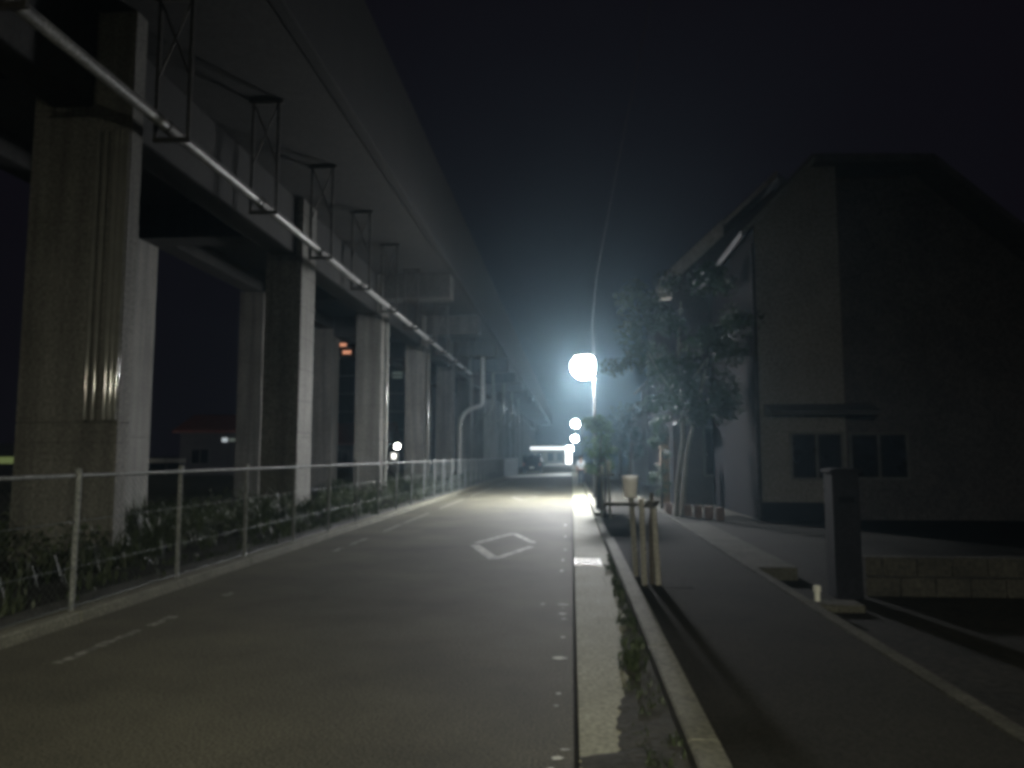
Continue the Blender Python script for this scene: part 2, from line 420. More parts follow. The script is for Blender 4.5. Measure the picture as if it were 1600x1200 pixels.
tag(vb.build('scrub', M['weed']), 'low leafy scrub massed between the viaduct piers', 'scrub', kind='stuff')
sh = MB()
sh.box(-5.6, -5.09, -14, 56, -.06, .02)
tag(sh.build('verge', M['dirt']), kind='structure')

# ------------------------------------------------------------------ viaduct
via = empty('viaduct', (-8.1, 11.5, 0), 'grey concrete elevated viaduct on paired square piers running along the road', 'viaduct')
OX, OY = -8.1, 11.5
def VB(*bx):
    m = MB()
    for (x0, x1, y0, y1, z0, z1) in bx: m.box(x0-OX, x1-OX, y0-OY, y1-OY, z0, z1)
    return m
Ys = [-6.9, 2.3, 11.5]+[20.75+9.2*i for i in range(14)]+[160]
Y0, Y1 = -25, 185
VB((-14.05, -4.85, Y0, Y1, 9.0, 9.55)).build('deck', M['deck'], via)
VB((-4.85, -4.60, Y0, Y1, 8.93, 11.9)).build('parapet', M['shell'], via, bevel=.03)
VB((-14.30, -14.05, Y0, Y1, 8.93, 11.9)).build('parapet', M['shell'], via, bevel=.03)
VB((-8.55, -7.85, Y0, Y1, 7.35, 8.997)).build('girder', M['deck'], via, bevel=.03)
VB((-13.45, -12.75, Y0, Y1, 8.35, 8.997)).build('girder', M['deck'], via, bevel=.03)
for i, y in enumerate(Ys):
    near = (-8.87, -7.16) if y == 11.5 else (-8.70, -7.64)
    for k, (x0, x1) in enumerate((near, (-13.62, -12.60))):
        dp = .32 if y == 11.5 and k == 0 else 1.15
        if k == 1 and abs(y-57.55) < .3: continue
        top = 8.99 if k == 0 else 8.35
        c = VB((x0, x1, y, y+dp, -.06, 2.115), (x0+.012, x1-.012, y+.012, y+dp-.012, 2.115, 2.135), (x0, x1, y, y+dp, 2.135, top))
        col = c.build('column', M['pier'], via, bevel=.02)
        if y > -9 and ((k == 0 and y > 25) or (k == 1 and abs(y-29.95) < 1)) and y < 90:
            px = x1+.09
            dpz = MB(); yc = y+.55
            if k == 0 and abs(y-48.35) < .1:
                dpz.tube([(-5.72-OX, yc-OY, 8.95), (-5.72-OX, yc-OY, 5.0), (-5.86-OX, yc-OY, 4.82), (-6.5-OX, yc-OY, 4.62), (-6.9-OX, yc-OY, 4.35), (-7.12-OX, yc-OY, 3.95), (-7.2-OX, yc-OY, 3.4), (-7.2-OX, yc-OY, 0)], .135, 14)
            elif k == 0 and y > 56:
                dpz.tube([(-6.0-OX, yc-OY, 8.95), (-6.0-OX, yc-OY, 5.3), (-6.4-OX, yc-OY, 4.8), (-7.1-OX, yc-OY, 4.4), (px-OX, yc-OY, 3.7), (px-OX, yc-OY, 0)], .12, 12)
            else:
                dpz.tube([(px-OX, yc-OY, 7.3), (px-OX, yc-OY, 0)], .085, 14)
            dpz.build('downpipe', M['paledrain' if k == 0 and abs(y-48.35) < .1 else 'drain'], via, smooth=True)
        if y == 11.5 and k == 0:
            for px, pr in ((-7.68, .034), (-7.55, .034), (-7.36, .05), (-7.27, .045), (-7.19, .028)):
                MB().tube([(px-OX, y-.055-OY, 6.9), (px-OX, y-.055-OY, 2.16)], pr*1.35, 16).build('downpipe', M['drain'], via, smooth=True)
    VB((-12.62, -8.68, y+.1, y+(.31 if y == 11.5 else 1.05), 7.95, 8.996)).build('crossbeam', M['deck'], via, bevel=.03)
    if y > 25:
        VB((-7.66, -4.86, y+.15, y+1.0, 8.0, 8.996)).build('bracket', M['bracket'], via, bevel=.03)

# pipe slung under the deck on hangers
up = empty('suspended_pipe', (-6.3, 18.43, 6.75), 'pale grey pipe slung under the viaduct deck on cross-braced hangers', 'pipe')
hy = [18.43+3.62*i for i in range(-8, 9)]
for a, b in zip(hy, hy[1:]):
    MB().tube([(0, a+.20-18.43, .0), (0, b-.20-18.43, .0)], .092, 14).build('pipe_segment', M['pipe'], up, smooth=True)
for y in hy:
    q = y-18.43; z1 = 8.995-6.75; zb = .16
    h = MB()
    h.box(-.36, .36, q-.035, q+.035, z1-.07, z1)
    for x in (-.27, .27): h.box(x-.026, x+.026, q-.03, q+.03, -.12, z1-.07)
    h.box(-.30, .30, q-.03, q+.03, -.19, -.12)
    for sx in (-1, 1):
        h.tube([(-.25*sx, q+.012*sx, z1-.10), (.25*sx, q+.012*sx, z1-1.35)], .019, 6)
    h.build('hanger', M['steel_dark'], up)
    MB().tube([(0, q-.2, 0), (0, q+.2, 0)], .108, 12).build('coupling', M['steel_dark'], up, smooth=True)

# ------------------------------------------------------------------ street lamps
def lamp(name, x, y, ztop, px, lens, label, group='street lamps along the kerb', r=.2, hoodw=1.2, shield=None, drop=-.18, globe=False):
    t = empty(name, (px, y, .12), label, 'street lamp', group)
    zl = ztop-.12; dx = x-px
    p = MB(); p.tube([(0, 0, 0), (0, 0, .9), (0, 0, zl+(r*1.0 if globe else .28))], [.075, .06, .042], 12)
    p.build('pole', M['pole'], t, smooth=True)
    MB().lathe(0, 0, [(.0, .035), (.13, .035), (.13, 0), (.0, 0)], 12).build('base_plate', M['pole'], t)
    MB().tube([(0, 0, zl+(r*.8 if globe else .20)), (dx*.4, 0, zl+(r*1.12 if globe else .30)), (dx*.8, 0, zl+(r*1.12 if globe else .28)), (dx, 0, zl+(r*1.02 if globe else .24))], .028, 10).build('arm', M['pole'], t, smooth=True)
    rim = r*hoodw; zb = zl-r*drop
    k_ = r*1.15 if globe else 1.0
    prof = [(rim, zb), (rim*1.02, zb+.03*k_), (rim*.85, zb+.10*k_), (rim*.5, zb+.19*k_), (rim*.2, zb+.23*k_), (0, zb+.235*k_)]
    MB().lathe(dx, 0, prof, 20).build('hood', M['hood'], t, smooth=True)
    if globe: lp = [(0, zl-r)]+[(r*math.cos(R(a)), zl+r*math.sin(R(a))) for a in (-80, -70, -55, -40, -25, -12, 0, 12, 24, 36, 46, 54)]+[(0, zl+r*.82)]
    else: lp = [(0, zl-r)]+[(r*math.cos(R(a)), zl+r*math.sin(R(a))) for a in (-80, -70, -55, -40, -25, -12, 0, 12)]+[(r*.6, zl+r*.17), (0, zl+r*.17)]
    MB().lathe(dx, 0, lp, 18).build('lens', lens, t, smooth=True)
    if shield is not None:      # plate added to keep the light off the houses
        sm_ = MB(); n = 12; rr = r*1.08; s0 = min(52, shield)
        for i in range(n):
            a0, a1 = R(-s0+(shield+s0)*i/n), R(-s0+(shield+s0)*(i+1)/n)
            sm_.quad((dx+rr*math.cos(a0), rr*math.sin(a0), zl-r*1.1), (dx+rr*math.cos(a1), rr*math.sin(a1), zl-r*1.1), (dx+rr*math.cos(a1), rr*math.sin(a1), zb+.03), (dx+rr*math.cos(a0), rr*math.sin(a0), zb+.03))
        so = sm_.build('shield', M['pole'], t, smooth=True)
        md = so.modifiers.new('thick', 'SOLIDIFY'); md.thickness = .012
    return t
K = 1.0
lensA = lens_mat('lamp_lens_white', (.975, .985, 1.0), 3500, .045, 2.1)
lensB = emit('lamp_lens_warm', (1.0, .955, .74), 5400)
lensC = emit('lamp_lens_far', (.92, .97, 1.0), 330)
lensD = emit('lamp_lens_distant', (.95, .98, 1.0), 170)
lamp('street_lamp', .46, 27.5, 4.83, .84, lensA, 'nearest and brightest street lamp glaring above the kerb beside a small tree', r=.44, hoodw=.72, shield=36, drop=-.76, globe=True)
lamp('street_lamp', .50, -6.5, 4.5, .95, lensB, 'street lamp behind the viewer that lights the near end of the road', r=.2, hoodw=1.9, shield=62, drop=.52)
lamp('street_lamp', .36, 68, 4.44, .95, lensC, 'street lamp over the far pale strip, highest of the small lights beyond the bright one', r=.30, hoodw=.72, drop=-.76, globe=True)
lamp('street_lamp', .48, 110, 4.08, 1.0, lensD, 'small distant street lamp just below another white lamp', r=.42, hoodw=.72, drop=-.76, globe=True)
lamp('street_lamp', -.3, 143, 2.9, .3, lensD, 'lowest and most distant street lamp, merging with the shop lights', r=.5, hoodw=.72, drop=-.76, globe=True)

# ------------------------------------------------------------------ overhead cable
cb = MB(); P0 = Vector((.80, 28.9, 5.25)); pts = []
key = [(.84, 27.5, 5.12), (.73, 25.5, 5.95), (.75, 22, 6.70), (.88, 18.5, 7.22), (1.04, 15, 7.78), (1.25, 11, 8.5), (1.6, 5, 9.7), (2.1, -3, 11.4)]
cb.tube(key, .009, 6)
tag(cb.build('overhead_cable', M['cable'], smooth=True), 'thin pale cable rising from the bright lamp into the night sky', 'cable')

# ------------------------------------------------------------------ tree supports
def support(x, y, label, near):
    t = empty('tree_support', (x, y, .12), label, 'tree support', 'staked tree supports on the sidewalk')
    return t
t1 = support(.90, 9.0, 'pale wooden tree stakes with a white wrapped top, nearest on the sidewalk', 1)
for (x0, y0, x1, y1, h, r_) in [(-.115, .62, -.22, -.02, 1.10, .034), (-.075, 0, -.09, .02, .98, .034), (.085, 0, .045, .03, .96, .034)]:
    MB().tube([(x0, y0, 0), ((x0+x1)/2, (y0+y1)/2, h*.5), (x1, y1, h)], [r_*1.1, r_, r_*.95], 10).build('stake', M['wood'], t1, smooth=True)
MB().tube([(-.52, .03, .92), (-.2, .045, .915), (.08, .05, .90)], .022, 8).build('crossbar', M['steel_dark'], t1, smooth=True)
w = MB(); w.lathe(-.225, -.045, [(.068, 1.0), (.074, 1.06), (.088, 1.20), (.098, 1.245), (.096, 1.25)], 16)
w.build('white_wrap', M['cap'], t1, smooth=True)
bd = MB()
for q in range(5): bd.lathe(-.005+.012*q, .03, [(.075, .88+.014*q), (.085, .89+.014*q), (.075, .90+.014*q)], 10)
bd.build('binding', M['steel_dark'], t1, smooth=True)
MB().tube([(.02, .06, 0), (.012, .07, .5), (.03, .06, 1.05)], [.032, .026, .02], 8).build('trunk', M['bark'], t1, smooth=True)
pit = MB(); pit.box(.86, 1.36, 8.82, 9.75, .10, .1235)
tag(pit.build('tree_pit', M['ground']), kind='structure')

t2 = support(.80, 18.2, 'two dark tree stakes with pale wrapped tops in front of the small leafy tree', 0)
for (x, r_) in [(-.07, .028), (.07, .028)]:
    MB().tube([(x*1.4, .0, 0), (x, .02, 1.1)], [r_*1.15, r_], 10).build('stake', M['wood'], t2, smooth=True)
MB().tube([(-.01, .03, 0), (.0, .03, 1.42)], [.028, .02], 8).build('trunk', M['bark'], t2, smooth=True)
MB().tube([(-.2, .0, 1.03), (.2, .0, 1.04)], .026, 8).build('crossbar', M['wood'], t2, smooth=True)
for (x, a, b) in [(-.085, 1.06, 1.24), (.075, 1.05, 1.36)]:
    MB().lathe(x, 0, [(.042, a), (.05, b-.02), (.047, b)], 12).build('white_wrap', M['cap'], t2, smooth=True)

# ------------------------------------------------------------------ trees
def tree(name, loc, label, group, limbs, clumps, leafsize, bark, lm, seed, n_per):
    r = random.Random(seed)
    t = empty(name, loc, label, 'tree', group)
    tb = MB()
    for pts, rads in limbs: tb.tube(pts, rads, 9)
    tb.build('trunk', bark, t, smooth=True)
    cb_ = MB()
    for (c, rad, k) in clumps:
        for _ in range(int(n_per*k)):
            v = Vector((r.gauss(0, 1), r.gauss(0, 1), r.gauss(0, 1))).normalized()*rad*r.random()**.45
            v.z *= .75
            leaf(cb_, Vector(c)+v, leafsize, r)
    cb_.build('crown', lm, t)
    return t
rt = random.Random(21)
# small street tree under the lamp, with a thick dark trunk
cl = []
for _ in range(34):
    a = rt.uniform(0, 6.283); q = rt.uniform(.05, .42); z = rt.uniform(1.1, 2.5)
    cl.append(((q*math.cos(a)-.02, q*math.sin(a), z), rt.uniform(.14, .26)*(1.25 if z < 2 else .8), 1))
tree('street_tree', (.80, 21.7, .12), 'small dark leafy street tree on the sidewalk just below the bright lamp', None,
     [([(-.03, 0, -.02), (-.04, .02, .6), (-.01, 0, 1.2), (.04, 0, 2.1)], [.10, .085, .06, .02]), ([(-.01, 0, 1.1), (-.25, .1, 1.7)], [.04, .012]), ([(0, 0, 1.2), (.24, -.1, 1.9)], [.035, .01]), ([(.09, .02, 0), (.03, .02, 1.1)], [.03, .025])],
     cl, .11, M['bark'], M['leafb'], 5, 55)
# garden tree in front of the houses
cl = []
for _ in range(46):
    a = rt.uniform(0, 6.283); q = 2.05*math.sqrt(rt.random()); z = rt.uniform(2.7, 6.5)
    f_ = 1-abs(z-4.9)/2.6
    cl.append(((q*math.cos(a)*(.55+.6*f_)+.05, q*math.sin(a)*(.55+.6*f_)*.8, z), rt.uniform(.35, .65), 1))
tree('garden_tree', (2.98, 21.2, 0), 'tall garden tree with pale leaning trunk and dark crown in front of the houses', None,
     [([(-.14, 0, -.05), (-.06, .02, 1.0), (.09, .03, 2.0), (.10, 0, 3.1), (0, 0, 4.6), (.1, 0, 5.9)], [.085, .07, .065, .06, .04, .015]),
      ([(.02, .1, -.05), (.2, .25, 1.6), (.7, .4, 3.6), (1.0, .4, 4.8)], [.07, .05, .04, .012]),
      ([(.1, 0, 2.9), (-.5, -.1, 3.8), (-1.1, -.2, 4.9)], [.045, .03, .01]), ([(.08, 0, 3.3), (.7, -.3, 4.2), (1.3, -.5, 5.0)], [.04, .025, .01])],
     cl, .17, M['palebark'], M['leaf'], 8, 150)
cl = []
for _ in range(18):
    z = rt.uniform(.3, 2.9); cl.append(((rt.uniform(-.22, .22), rt.uniform(-.22, .22), z), rt.uniform(.18, .3), 1))
tree('columnar_shrub', (2.72, 23.6, 0), 'narrow upright shrub beside the orange gate post', None,
     [([(0, 0, 0), (.02, .02, 1.2), (0, 0, 2.6)], [.05, .035, .015])], cl, .10, M['bark'], M['leaf'], 11, 70)
for k, (x, y, h, lb) in enumerate([(3.4, 45, 4.6, 'dark bushy tree beyond the lamp in front of the far houses'), (3.6, 58, 5.4, 'farthest dark tree on the right side of the road')]):
    cl = [((rt.uniform(-1.0, 1.0), rt.uniform(-1, 1), h*rt.uniform(.35, .95)), rt.uniform(.5, .85), 1) for _ in range(18)]
    tree('roadside_tree', (x, y, 0), lb, 'dark trees beyond the lamp', [([(0, 0, 0), (.1, 0, h*.5), (0, 0, h*.85)], [.12, .09, .03]), ([(.1, 0, h*.45), (.8, 0, h*.7)], [.06, .02])],
         cl, .2, M['bark'], M['leaf'], 30+k, 90)

# ------------------------------------------------------------------ right side: garden edge and houses
be = MB(); x = 2.62
n = 0
while x < 3.9:
    yb = 21.95-(x-2.62)*1.75
    be.box(x, x+.20, yb, yb+.11, -.05, .27+rnd.uniform(-.012, .012)); x += .215
    n += 1
tag(be.build('brick_edging', M['brick'], bevel=.01), 'low row of pale reddish bricks edging the planting bed under the garden tree', 'brick edging')
gp = empty('orange_gate_post', (3.12, 26.0, 0), 'pale orange tiled gate post standing behind the garden tree', 'gate post')
MB().box(-.14, .14, -.14, .14, 0, 2.25).build('shaft', M['tile'], gp, bevel=.015)
MB().box(-.17, .17, -.17, .17, 2.25, 2.31).build('coping', M['roof'], gp, bevel=.01)
MB().box(-.06, .06, -.155, -.141, 1.5, 1.62).build('name_plate', M['frame'], gp)

gt = empty('dark_gate_pillar', (3.22, 9.45, 0), 'black square gate pillar with a flat cap beside the low block wall', 'gate pillar')
MB().box(-.155, .155, -.16, .16, -.06, 1.40).build('shaft', M['black'], gt, bevel=.012)
c = MB(); c.prism([(-.185, 1.40), (-.185, 1.43), (-.10, 1.455), (.10, 1.455), (.185, 1.43), (.185, 1.40)], 'y', -.185, .185)
c.build('cap', M['black'], gt, bevel=.008)
MB().box(-.09, .09, -.172, -.161, 1.05, 1.12).build('letter_slot', M['near_black'], gt)

bw = MB()
for row in range(2):
    x = 3.48-(.2 if row else 0)
    while x < 6.6:
        x0 = max(3.48, x); bw.box(x0, min(6.6, x+.39), 9.5+.0*row, 9.66, -.06+row*.235, .172+row*.235-.012 if row == 0 else .40); x += .4
tag(bw.build('low_block_wall', M['block'], bevel=.008), 'low two-course concrete block wall running right from the black pillar', 'wall')
st = empty('pipe_stub', (2.67, 8.72, 0), 'short white pipe stub standing at the sidewalk edge by the black pillar', 'pipe stub')
MB().lathe(0, 0, [(.0, -.06), (.03, -.06), (.03, .165), (.0, .165)], 12).build('pipe', M['white'], st, smooth=False)
MB().lathe(0, 0, [(.04, .12), (.04, .175), (.03, .185), (0, .187)], 12).build('cap', M['white'], st)
MB().box(-.06, .42, -.24, .1, -.06, .02).build('concrete_pad', M['edge'], st, bevel=.01)
dr = MB(); dr.box(2.43, 3.0, 10.6, 17.5, -.06, .11)
tag(dr.build('driveway', M['edge']), kind='structure')

def window(par, x0, x1, y, z0, z1, mull=1, pane='glass'):
    f = MB(); w = .06
    f.box(x0, x1, y-.06, y+.02, z1-w, z1); f.box(x0, x1, y-.06, y+.02, z0, z0+w); f.box(x0, x0+w, y-.06, y+.02, z0+w, z1-w); f.box(x1-w, x1, y-.06, y+.02, z0+w, z1-w)
    for k in range(mull):
        xm = x0+(x1-x0)*(k+1)/(mull+1); f.box(xm-.03, xm+.03, y-.05, y+.02, z0+w, z1-w)
    fo = f.build('window', M['frame'], par)
    MB().quad((x0+w, y-.012, z0+w), (x1-w, y-.012, z0+w), (x1-w, y-.012, z1-w), (x0+w, y-.012, z1-w)).build('pane', M[pane], fo)
    return fo

# nearest house: slant-cut gable, canopy over a wide window
h1 = empty('near_house', (4.85, 20, 0), 'nearest house on the right with a slanted roof edge and a canopy over its window', 'house')
w_ = MB(); w_.prism([(0, -.06), (0, 7.75), (1.5, 9.2), (2.13, 9.2), (2.13, -.06)], 'y', 0, 9.0); w_.build('wall', M['siding'], h1); MB().box(-.03, -.004, .01, 9.0, -.06, 7.7).build('shaded_side_face', M['near_black'], h1)  # near-black sheet over the road-facing wall paints its shade
w2 = MB(); w2.prism([(2.14, -.06), (2.14, 9.1), (4.4, 9.1), (7.6, 6.2), (7.6, -.06)], 'y', .6, 9.0); w2.build('side_wing', M['siding2'], h1)  # darker siding puts the shade of this half into its colour
rf = MB()
rf.prism([(-.42, 7.42), (-.38, 7.28), (1.5, 9.22), (4.45, 9.14), (8.0, 5.95), (8.04, 6.1), (4.5, 9.34), (1.45, 9.44)], 'y', -.35, 9.3)
rf.build('roof', M['roof'], h1)
bbd = MB(); bbd.prism([(-.42, 7.40), (-.42, 7.26), (1.5, 9.18), (1.5, 9.34)], 'y', -.375, -.353); bbd.build('barge_board', M['siding'], h1)
cn = MB(); cn.prism([(-.75, 2.62), (-.75, 2.70), (-.02, 2.92), (-.02, 2.62)], 'x', .1, 2.75); cn.build('canopy', M['roof'], h1)
window(h1, .72, 2.05, -.01, .98, 2.2, 1)
window(h1, 2.4, 3.9, .59, .98, 2.2, 1)
MB().tube([(-.06, .12, 7.2), (-.06, .12, 0)], .04, 8).build('downpipe', M['siding2'], h1)
MB().box(-.03, 2.16, -.035, -.001, -.06, .42).build('plinth', M['black'], h1)

# second house behind the tree, pale barge board
h2 = empty('gabled_house', (3.5, 26.5, 0), 'second house behind the garden tree with a broad pale barge board', 'house')
w_ = MB(); w_.prism([(0, -.06), (0, 7.6), (3.6, 10.9), (7.2, 7.6), (7.2, -.06)], 'y', 0, 8.5); w_.build('wall', M['siding2'], h2); MB().box(-.03, -.004, .01, 8.5, -.06, 7.55).build('shaded_side_face', M['near_black'], h2)  # road-facing side darkened by a near-black sheet in place of shade
rf = MB(); rf.prism([(-.42, 7.62), (-.40, 7.42), (3.6, 11.10), (7.6, 7.42), (7.62, 7.62), (3.6, 11.32)], 'y', -.55, 9.0); rf.build('roof', M['roof'], h2)
b1 = MB(); b1.prism([(-.44, 7.63), (-.42, 7.12), (1.75, 9.12), (1.75, 9.66)], 'y', -.62, -.56); b1.build('barge_board', M['board'], h2)
b2 = MB(); b2.prism([(1.78, 9.47), (1.78, 9.62), (3.6, 11.32), (3.6, 11.12)], 'y', -.60, -.56); b2.build('barge_board', M['board'], h2)
MB().box(-.42, -.02, -.54, -.02, 7.0, 7.30).build('eave_return', M['board'], h2)
window(h2, .9, 2.5, -.01, 4.6, 5.9, 1); window(h2, 1.0, 2.6, -.01, .9, 2.6, 1)
MB().box(-.02, .9, -.9, -.05, 2.65, 2.75).build('porch_roof', M['roof'], h2)

# further houses
for (x, y, wd_, hw, hr, lb) in [(4.2, 37.5, 7, 5.6, 7.6, 'third house, dark and low, behind the lamp glare'), (4.6, 50, 8, 5.2, 7.0, 'fourth dark house farther along the right side')]:
    hh_ = empty('far_house', (x, y, 0), lb, 'house', 'dark houses past the lamp')
    w_ = MB(); w_.prism([(0, -.06), (0, hw), (wd_/2, hr), (wd_, hw), (wd_, -.06)], 'y', 0, 8.5); w_.build('wall', M['siding2'], hh_)
    rf = MB(); rf.prism([(-.4, hw-.35), (-.4, hw-.2), (wd_/2, hr+.22), (wd_+.4, hw-.2), (wd_+.4, hw-.35), (wd_/2, hr+.02)], 'y', -.4, 8.9); rf.build('roof', M['roof'], hh_)
    window(hh_, 1, 2.4, -.01, 3.4, 4.6, 1); window(hh_, 1, 2.6, -.01, .8, 2.2, 1)

# ------------------------------------------------------------------ far end: lit shop, parked car
E_sign = emit('shop_fascia_light', (.95, .98, 1.0), 1.5)
E_door = emit('shop_door_light', (.95, .98, 1.0), 6.0)
shp = empty('far_shop', (-5.0, 152, 0), 'long low shop with a glowing white fascia closing the far end of the road', 'shop')
MB().box(-4.6, 4.4, 0, 9, -.06, 3.6).build('wall', M['kerb'], shp)
MB().box(-4.5, 3.9, -.9, -.02, 2.80, 3.34).build('fascia', E_sign, shp, bevel=.03)
MB().box(-4.7, 4.5, -1.0, 9.1, 3.605, 3.8).build('roof', M['roof'], shp)
MB().box(3.9, 5.0, -.07, -.01, .05, 2.7).build('lit_door', E_door, shp)
for x in (-3.8, -2.0, .2, 2.0): window(shp, x, x+1.3, -.01, .5, 2.3, 0)

car = empty('parked_car', (-3.45, 66.2, 0), 'dark compact car parked beyond the pale strip at the left roadside', 'car')
bod = MB(); bod.prism([(0, .3), (-.02, .75), (.08, 1.0), (.22, 1.48), (.5, 1.62), (1.9, 1.62), (2.5, 1.05), (3.3, .9), (3.42, .5), (3.38, .3)], 'x', -.8, .8)
bod.build('body', M['carbody'], car, bevel=.08)
MB().quad((-.62, .075, 1.03), (.62, .075, 1.03), (.55, .19, 1.45), (-.55, .19, 1.45)).build('rear_window', M['glass'], car)
for s_ in (-1, 1):
    MB().quad((.806*s_, .35, 1.05), (.806*s_, 2.3, 1.05), (.806*s_, 1.85, 1.5), (.806*s_, .5, 1.5)).build('side_window', M['glass'], car)
    MB().box(min(.62*s_, .79*s_), max(.62*s_, .79*s_), -.05, .04, .72, .98).build('tail_lamp', M['redroof'], car)
    for yy_ in (.65, 2.75):
        wl = MB(); wl.tube([(.62*s_, yy_, .29), (.81*s_, yy_, .29)], .29, 20); wo = wl.build('wheel', M['rubber'], car)
        MB().tube([(.80*s_, yy_, .29), (.82*s_, yy_, .29)], .17, 16).build('rim', M['galv'], wo)
MB().box(-.19, .19, -.05, -.022, .5, .64).build('licence_plate', M['white'], car)

# ------------------------------------------------------------------ beyond the viaduct, left
Ew = emit('warm_window', (1.0, .42, .24), .75); Eg = emit('green_strip', (.55, .72, .20), .17); Ec = emit('porch_light', (.85, .95, 1.0), .45); Ep = emit('pale_window', (.7, .9, .75), .08)
E_lamp = emit('yard_lamp_light', (1.0, .97, .88), 60.0); E_box = emit('vending_light', (1, .98, .9), 2.0)
yl = empty('yard_lamp', (-16.2, 70, 0), 'bright yard lamp on a short pole seen between the piers beyond the fence', 'lamp')
MB().tube([(0, 0, 0), (0, 0, 2.4)], [.05, .04], 8).build('pole', M['pole'], yl)
MB().lathe(0, 0, [(0, 2.25), (.16, 2.3), (.22, 2.42), (.2, 2.58), (.1, 2.7), (0, 2.72)], 14).build('lens', E_lamp, yl, smooth=True)
MB().lathe(0, 0, [(.14, 2.70), (.12, 2.78), (0, 2.8)], 12).build('cap', M['hood'], yl)
rail_fill = copy_tree(yl); rail_fill.location = (-37.5, 56.5, .4); rail_fill['label'] = 'added unseen lamp behind the nearest pier, lighting the white guard rail'  # added lamp, hidden by the pier, to brighten the guard rail
yl['group'] = 'yard lamps beyond the viaduct'; rail_fill['group'] = 'yard lamps beyond the viaduct'
vm = empty('vending_machine', (-16.75, 71, 0), 'small lit vending machine just below the yard lamp', 'vending machine')
MB().box(-.4, .4, 0, .7, 0, 1.95).build('cabinet', M['frame'], vm, bevel=.03)
MB().box(-.22, .22, -.02, -.001, 1.3, 1.8).build('display', E_box, vm)

ab = empty('apartment_block', (-50, 120, 0), 'dark tall apartment block with a few orange lit windows beyond the viaduct', 'apartment block')
MB().box(0, 26, 0, 14, -.06, 24).build('wall', M['siding2'], ab)
for k in range(1, 9): MB().box(-.1, 26.1, -1.2, -.01, k*2.9-.12, k*2.9).build('balcony_slab', M['siding'], ab)
MB().box(-.3, 26.3, -.3, 14.3, 24.01, 24.4).build('roof', M['roof'], ab)
for (x, z, w2_, hz, m_) in [(11.9, 19.3, 1.7, .55, Ew), (13.0, 18.05, 1.4, .6, Ew), (21.3, 14.0, 1.6, 1.1, Ep), (11, 8.5, .8, .2, Ep)]:
    f = MB().box(x-.06, x+w2_+.06, -.06, -.005, z-.06, z+hz+.06).build('window', M['frame'], ab)
    MB().quad((x, -.066, z), (x+w2_, -.066, z), (x+w2_, -.066, z+hz), (x, -.066, z+hz)).build('pane', m_, f)

rh = empty('red_roofed_house', (-33, 62, 0), 'small dim house with a red roof and a porch light beyond the fence', 'house')
MB().box(0, 6.5, 0, 6, -.06, 3.6).build('wall', M['siding2'], rh)
r_ = MB(); r_.prism([(-.6, 3.5), (3, 5.0), (6.6, 3.5), (6.6, 3.7), (3, 5.2), (-.6, 3.7)], 'x', -.4, 6.9); r_.build('roof', M['redroof'], rh)
MB().box(3.7, 4.15, -.12, -.01, 2.75, 3.1).build('porch_light', Ec, rh); MB().box(4.3, 4.9, -.12, -.01, 2.8, 3.05).build('porch_light', Ep, rh)
window(rh, 1, 2.6, -.01, .9, 2.2, 1)

br_ = empty('brown_house', (-30.0, 92, 0), 'dim brown house with a broad roof between the second and third piers', 'house')
MB().box(0, 7.5, 0, 6, -.06, 3.0).build('wall', M['siding2'], br_)
r_ = MB(); r_.prism([(-.6, 2.9), (3, 5.6), (6.6, 2.9), (6.6, 3.1), (3, 5.8), (-.6, 3.1)], 'x', -.4, 7.9); r_.build('roof', M['redroof'], br_)
window(br_, 1, 2.6, -.01, .9, 2.2, 1)

gdr = empty('guard_rail', (-33.6, 58, 0), 'white guard rail far behind the fence left of the second pier', 'guard rail')
for a in (0, 1.65): MB().box(a, a+1.58, -.05, .05, 1.02, 1.38).build('beam', M['white'], gdr, bevel=.03)
for x in (0.1, 1.6, 3.1): MB().tube([(x, .1, 0), (x, .1, 1.3)], .06, 8).build('post', M['galv'], gdr)

gs = empty('green_lit_shed', (-50, 60, 0), 'low shed with a yellow-green lit strip at the left edge behind the fence', 'shed')
MB().box(0, 5.2, 0, 4, -.06, 2.5).build('wall', M['siding2'], gs)
MB().box(-.2, 5.4, -.3, 4.3, 2.51, 2.65).build('roof', M['roof'], gs)
MB().box(.5, 4.3, -.06, -.01, .95, 1.5).build('lit_strip', Eg, gs)

# ------------------------------------------------------------------ person
def skin_mesh(name, nodes, edges, m, parent, sub=2):
    me = bpy.data.meshes.new(name); me.from_pydata([n[0] for n in nodes], edges, []); me.update()
    o = bpy.data.objects.new(name, me); COL.objects.link(o)
    sk = o.modifiers.new('skin', 'SKIN'); ss = o.modifiers.new('sub', 'SUBSURF'); ss.levels = sub; ss.render_levels = sub
    for i, n in enumerate(nodes): me.skin_vertices[0].data[i].radius = n[1]
    me.skin_vertices[0].data[0].use_root = True
    dg = bpy.context.evaluated_depsgraph_get(); dg.update()
    me2 = bpy.data.meshes.new_from_object(o.evaluated_get(dg)); me2.name = name
    bpy.data.objects.remove(o); o2 = bpy.data.objects.new(name, me2); COL.objects.link(o2)
    me2.materials.clear(); me2.materials.append(m); me2.polygons.foreach_set('use_smooth', [True]*len(me2.polygons))
    o2.parent = parent; return o2
pz = Vector((.50, 41, .0))
pe = empty('person', pz, 'person in a white shirt and dark trousers walking beside the kerb', 'person')
S = .93
def q(x, y, z): return (x*S, y*S, z*S)
J = dict(pel=(q(0, 0, .93), (.125, .10)), bel=(q(0, 0, 1.08), (.12, .09)), che=(q(0, -.02, 1.28), (.15, .105)), nek=(q(0, -.02, 1.43), (.05, .05)), jaw=(q(0, -.045, 1.52), (.062, .075)), hed=(q(0, -.035, 1.60), (.075, .09)), crn=(q(0, -.03, 1.675), (.05, .06)))
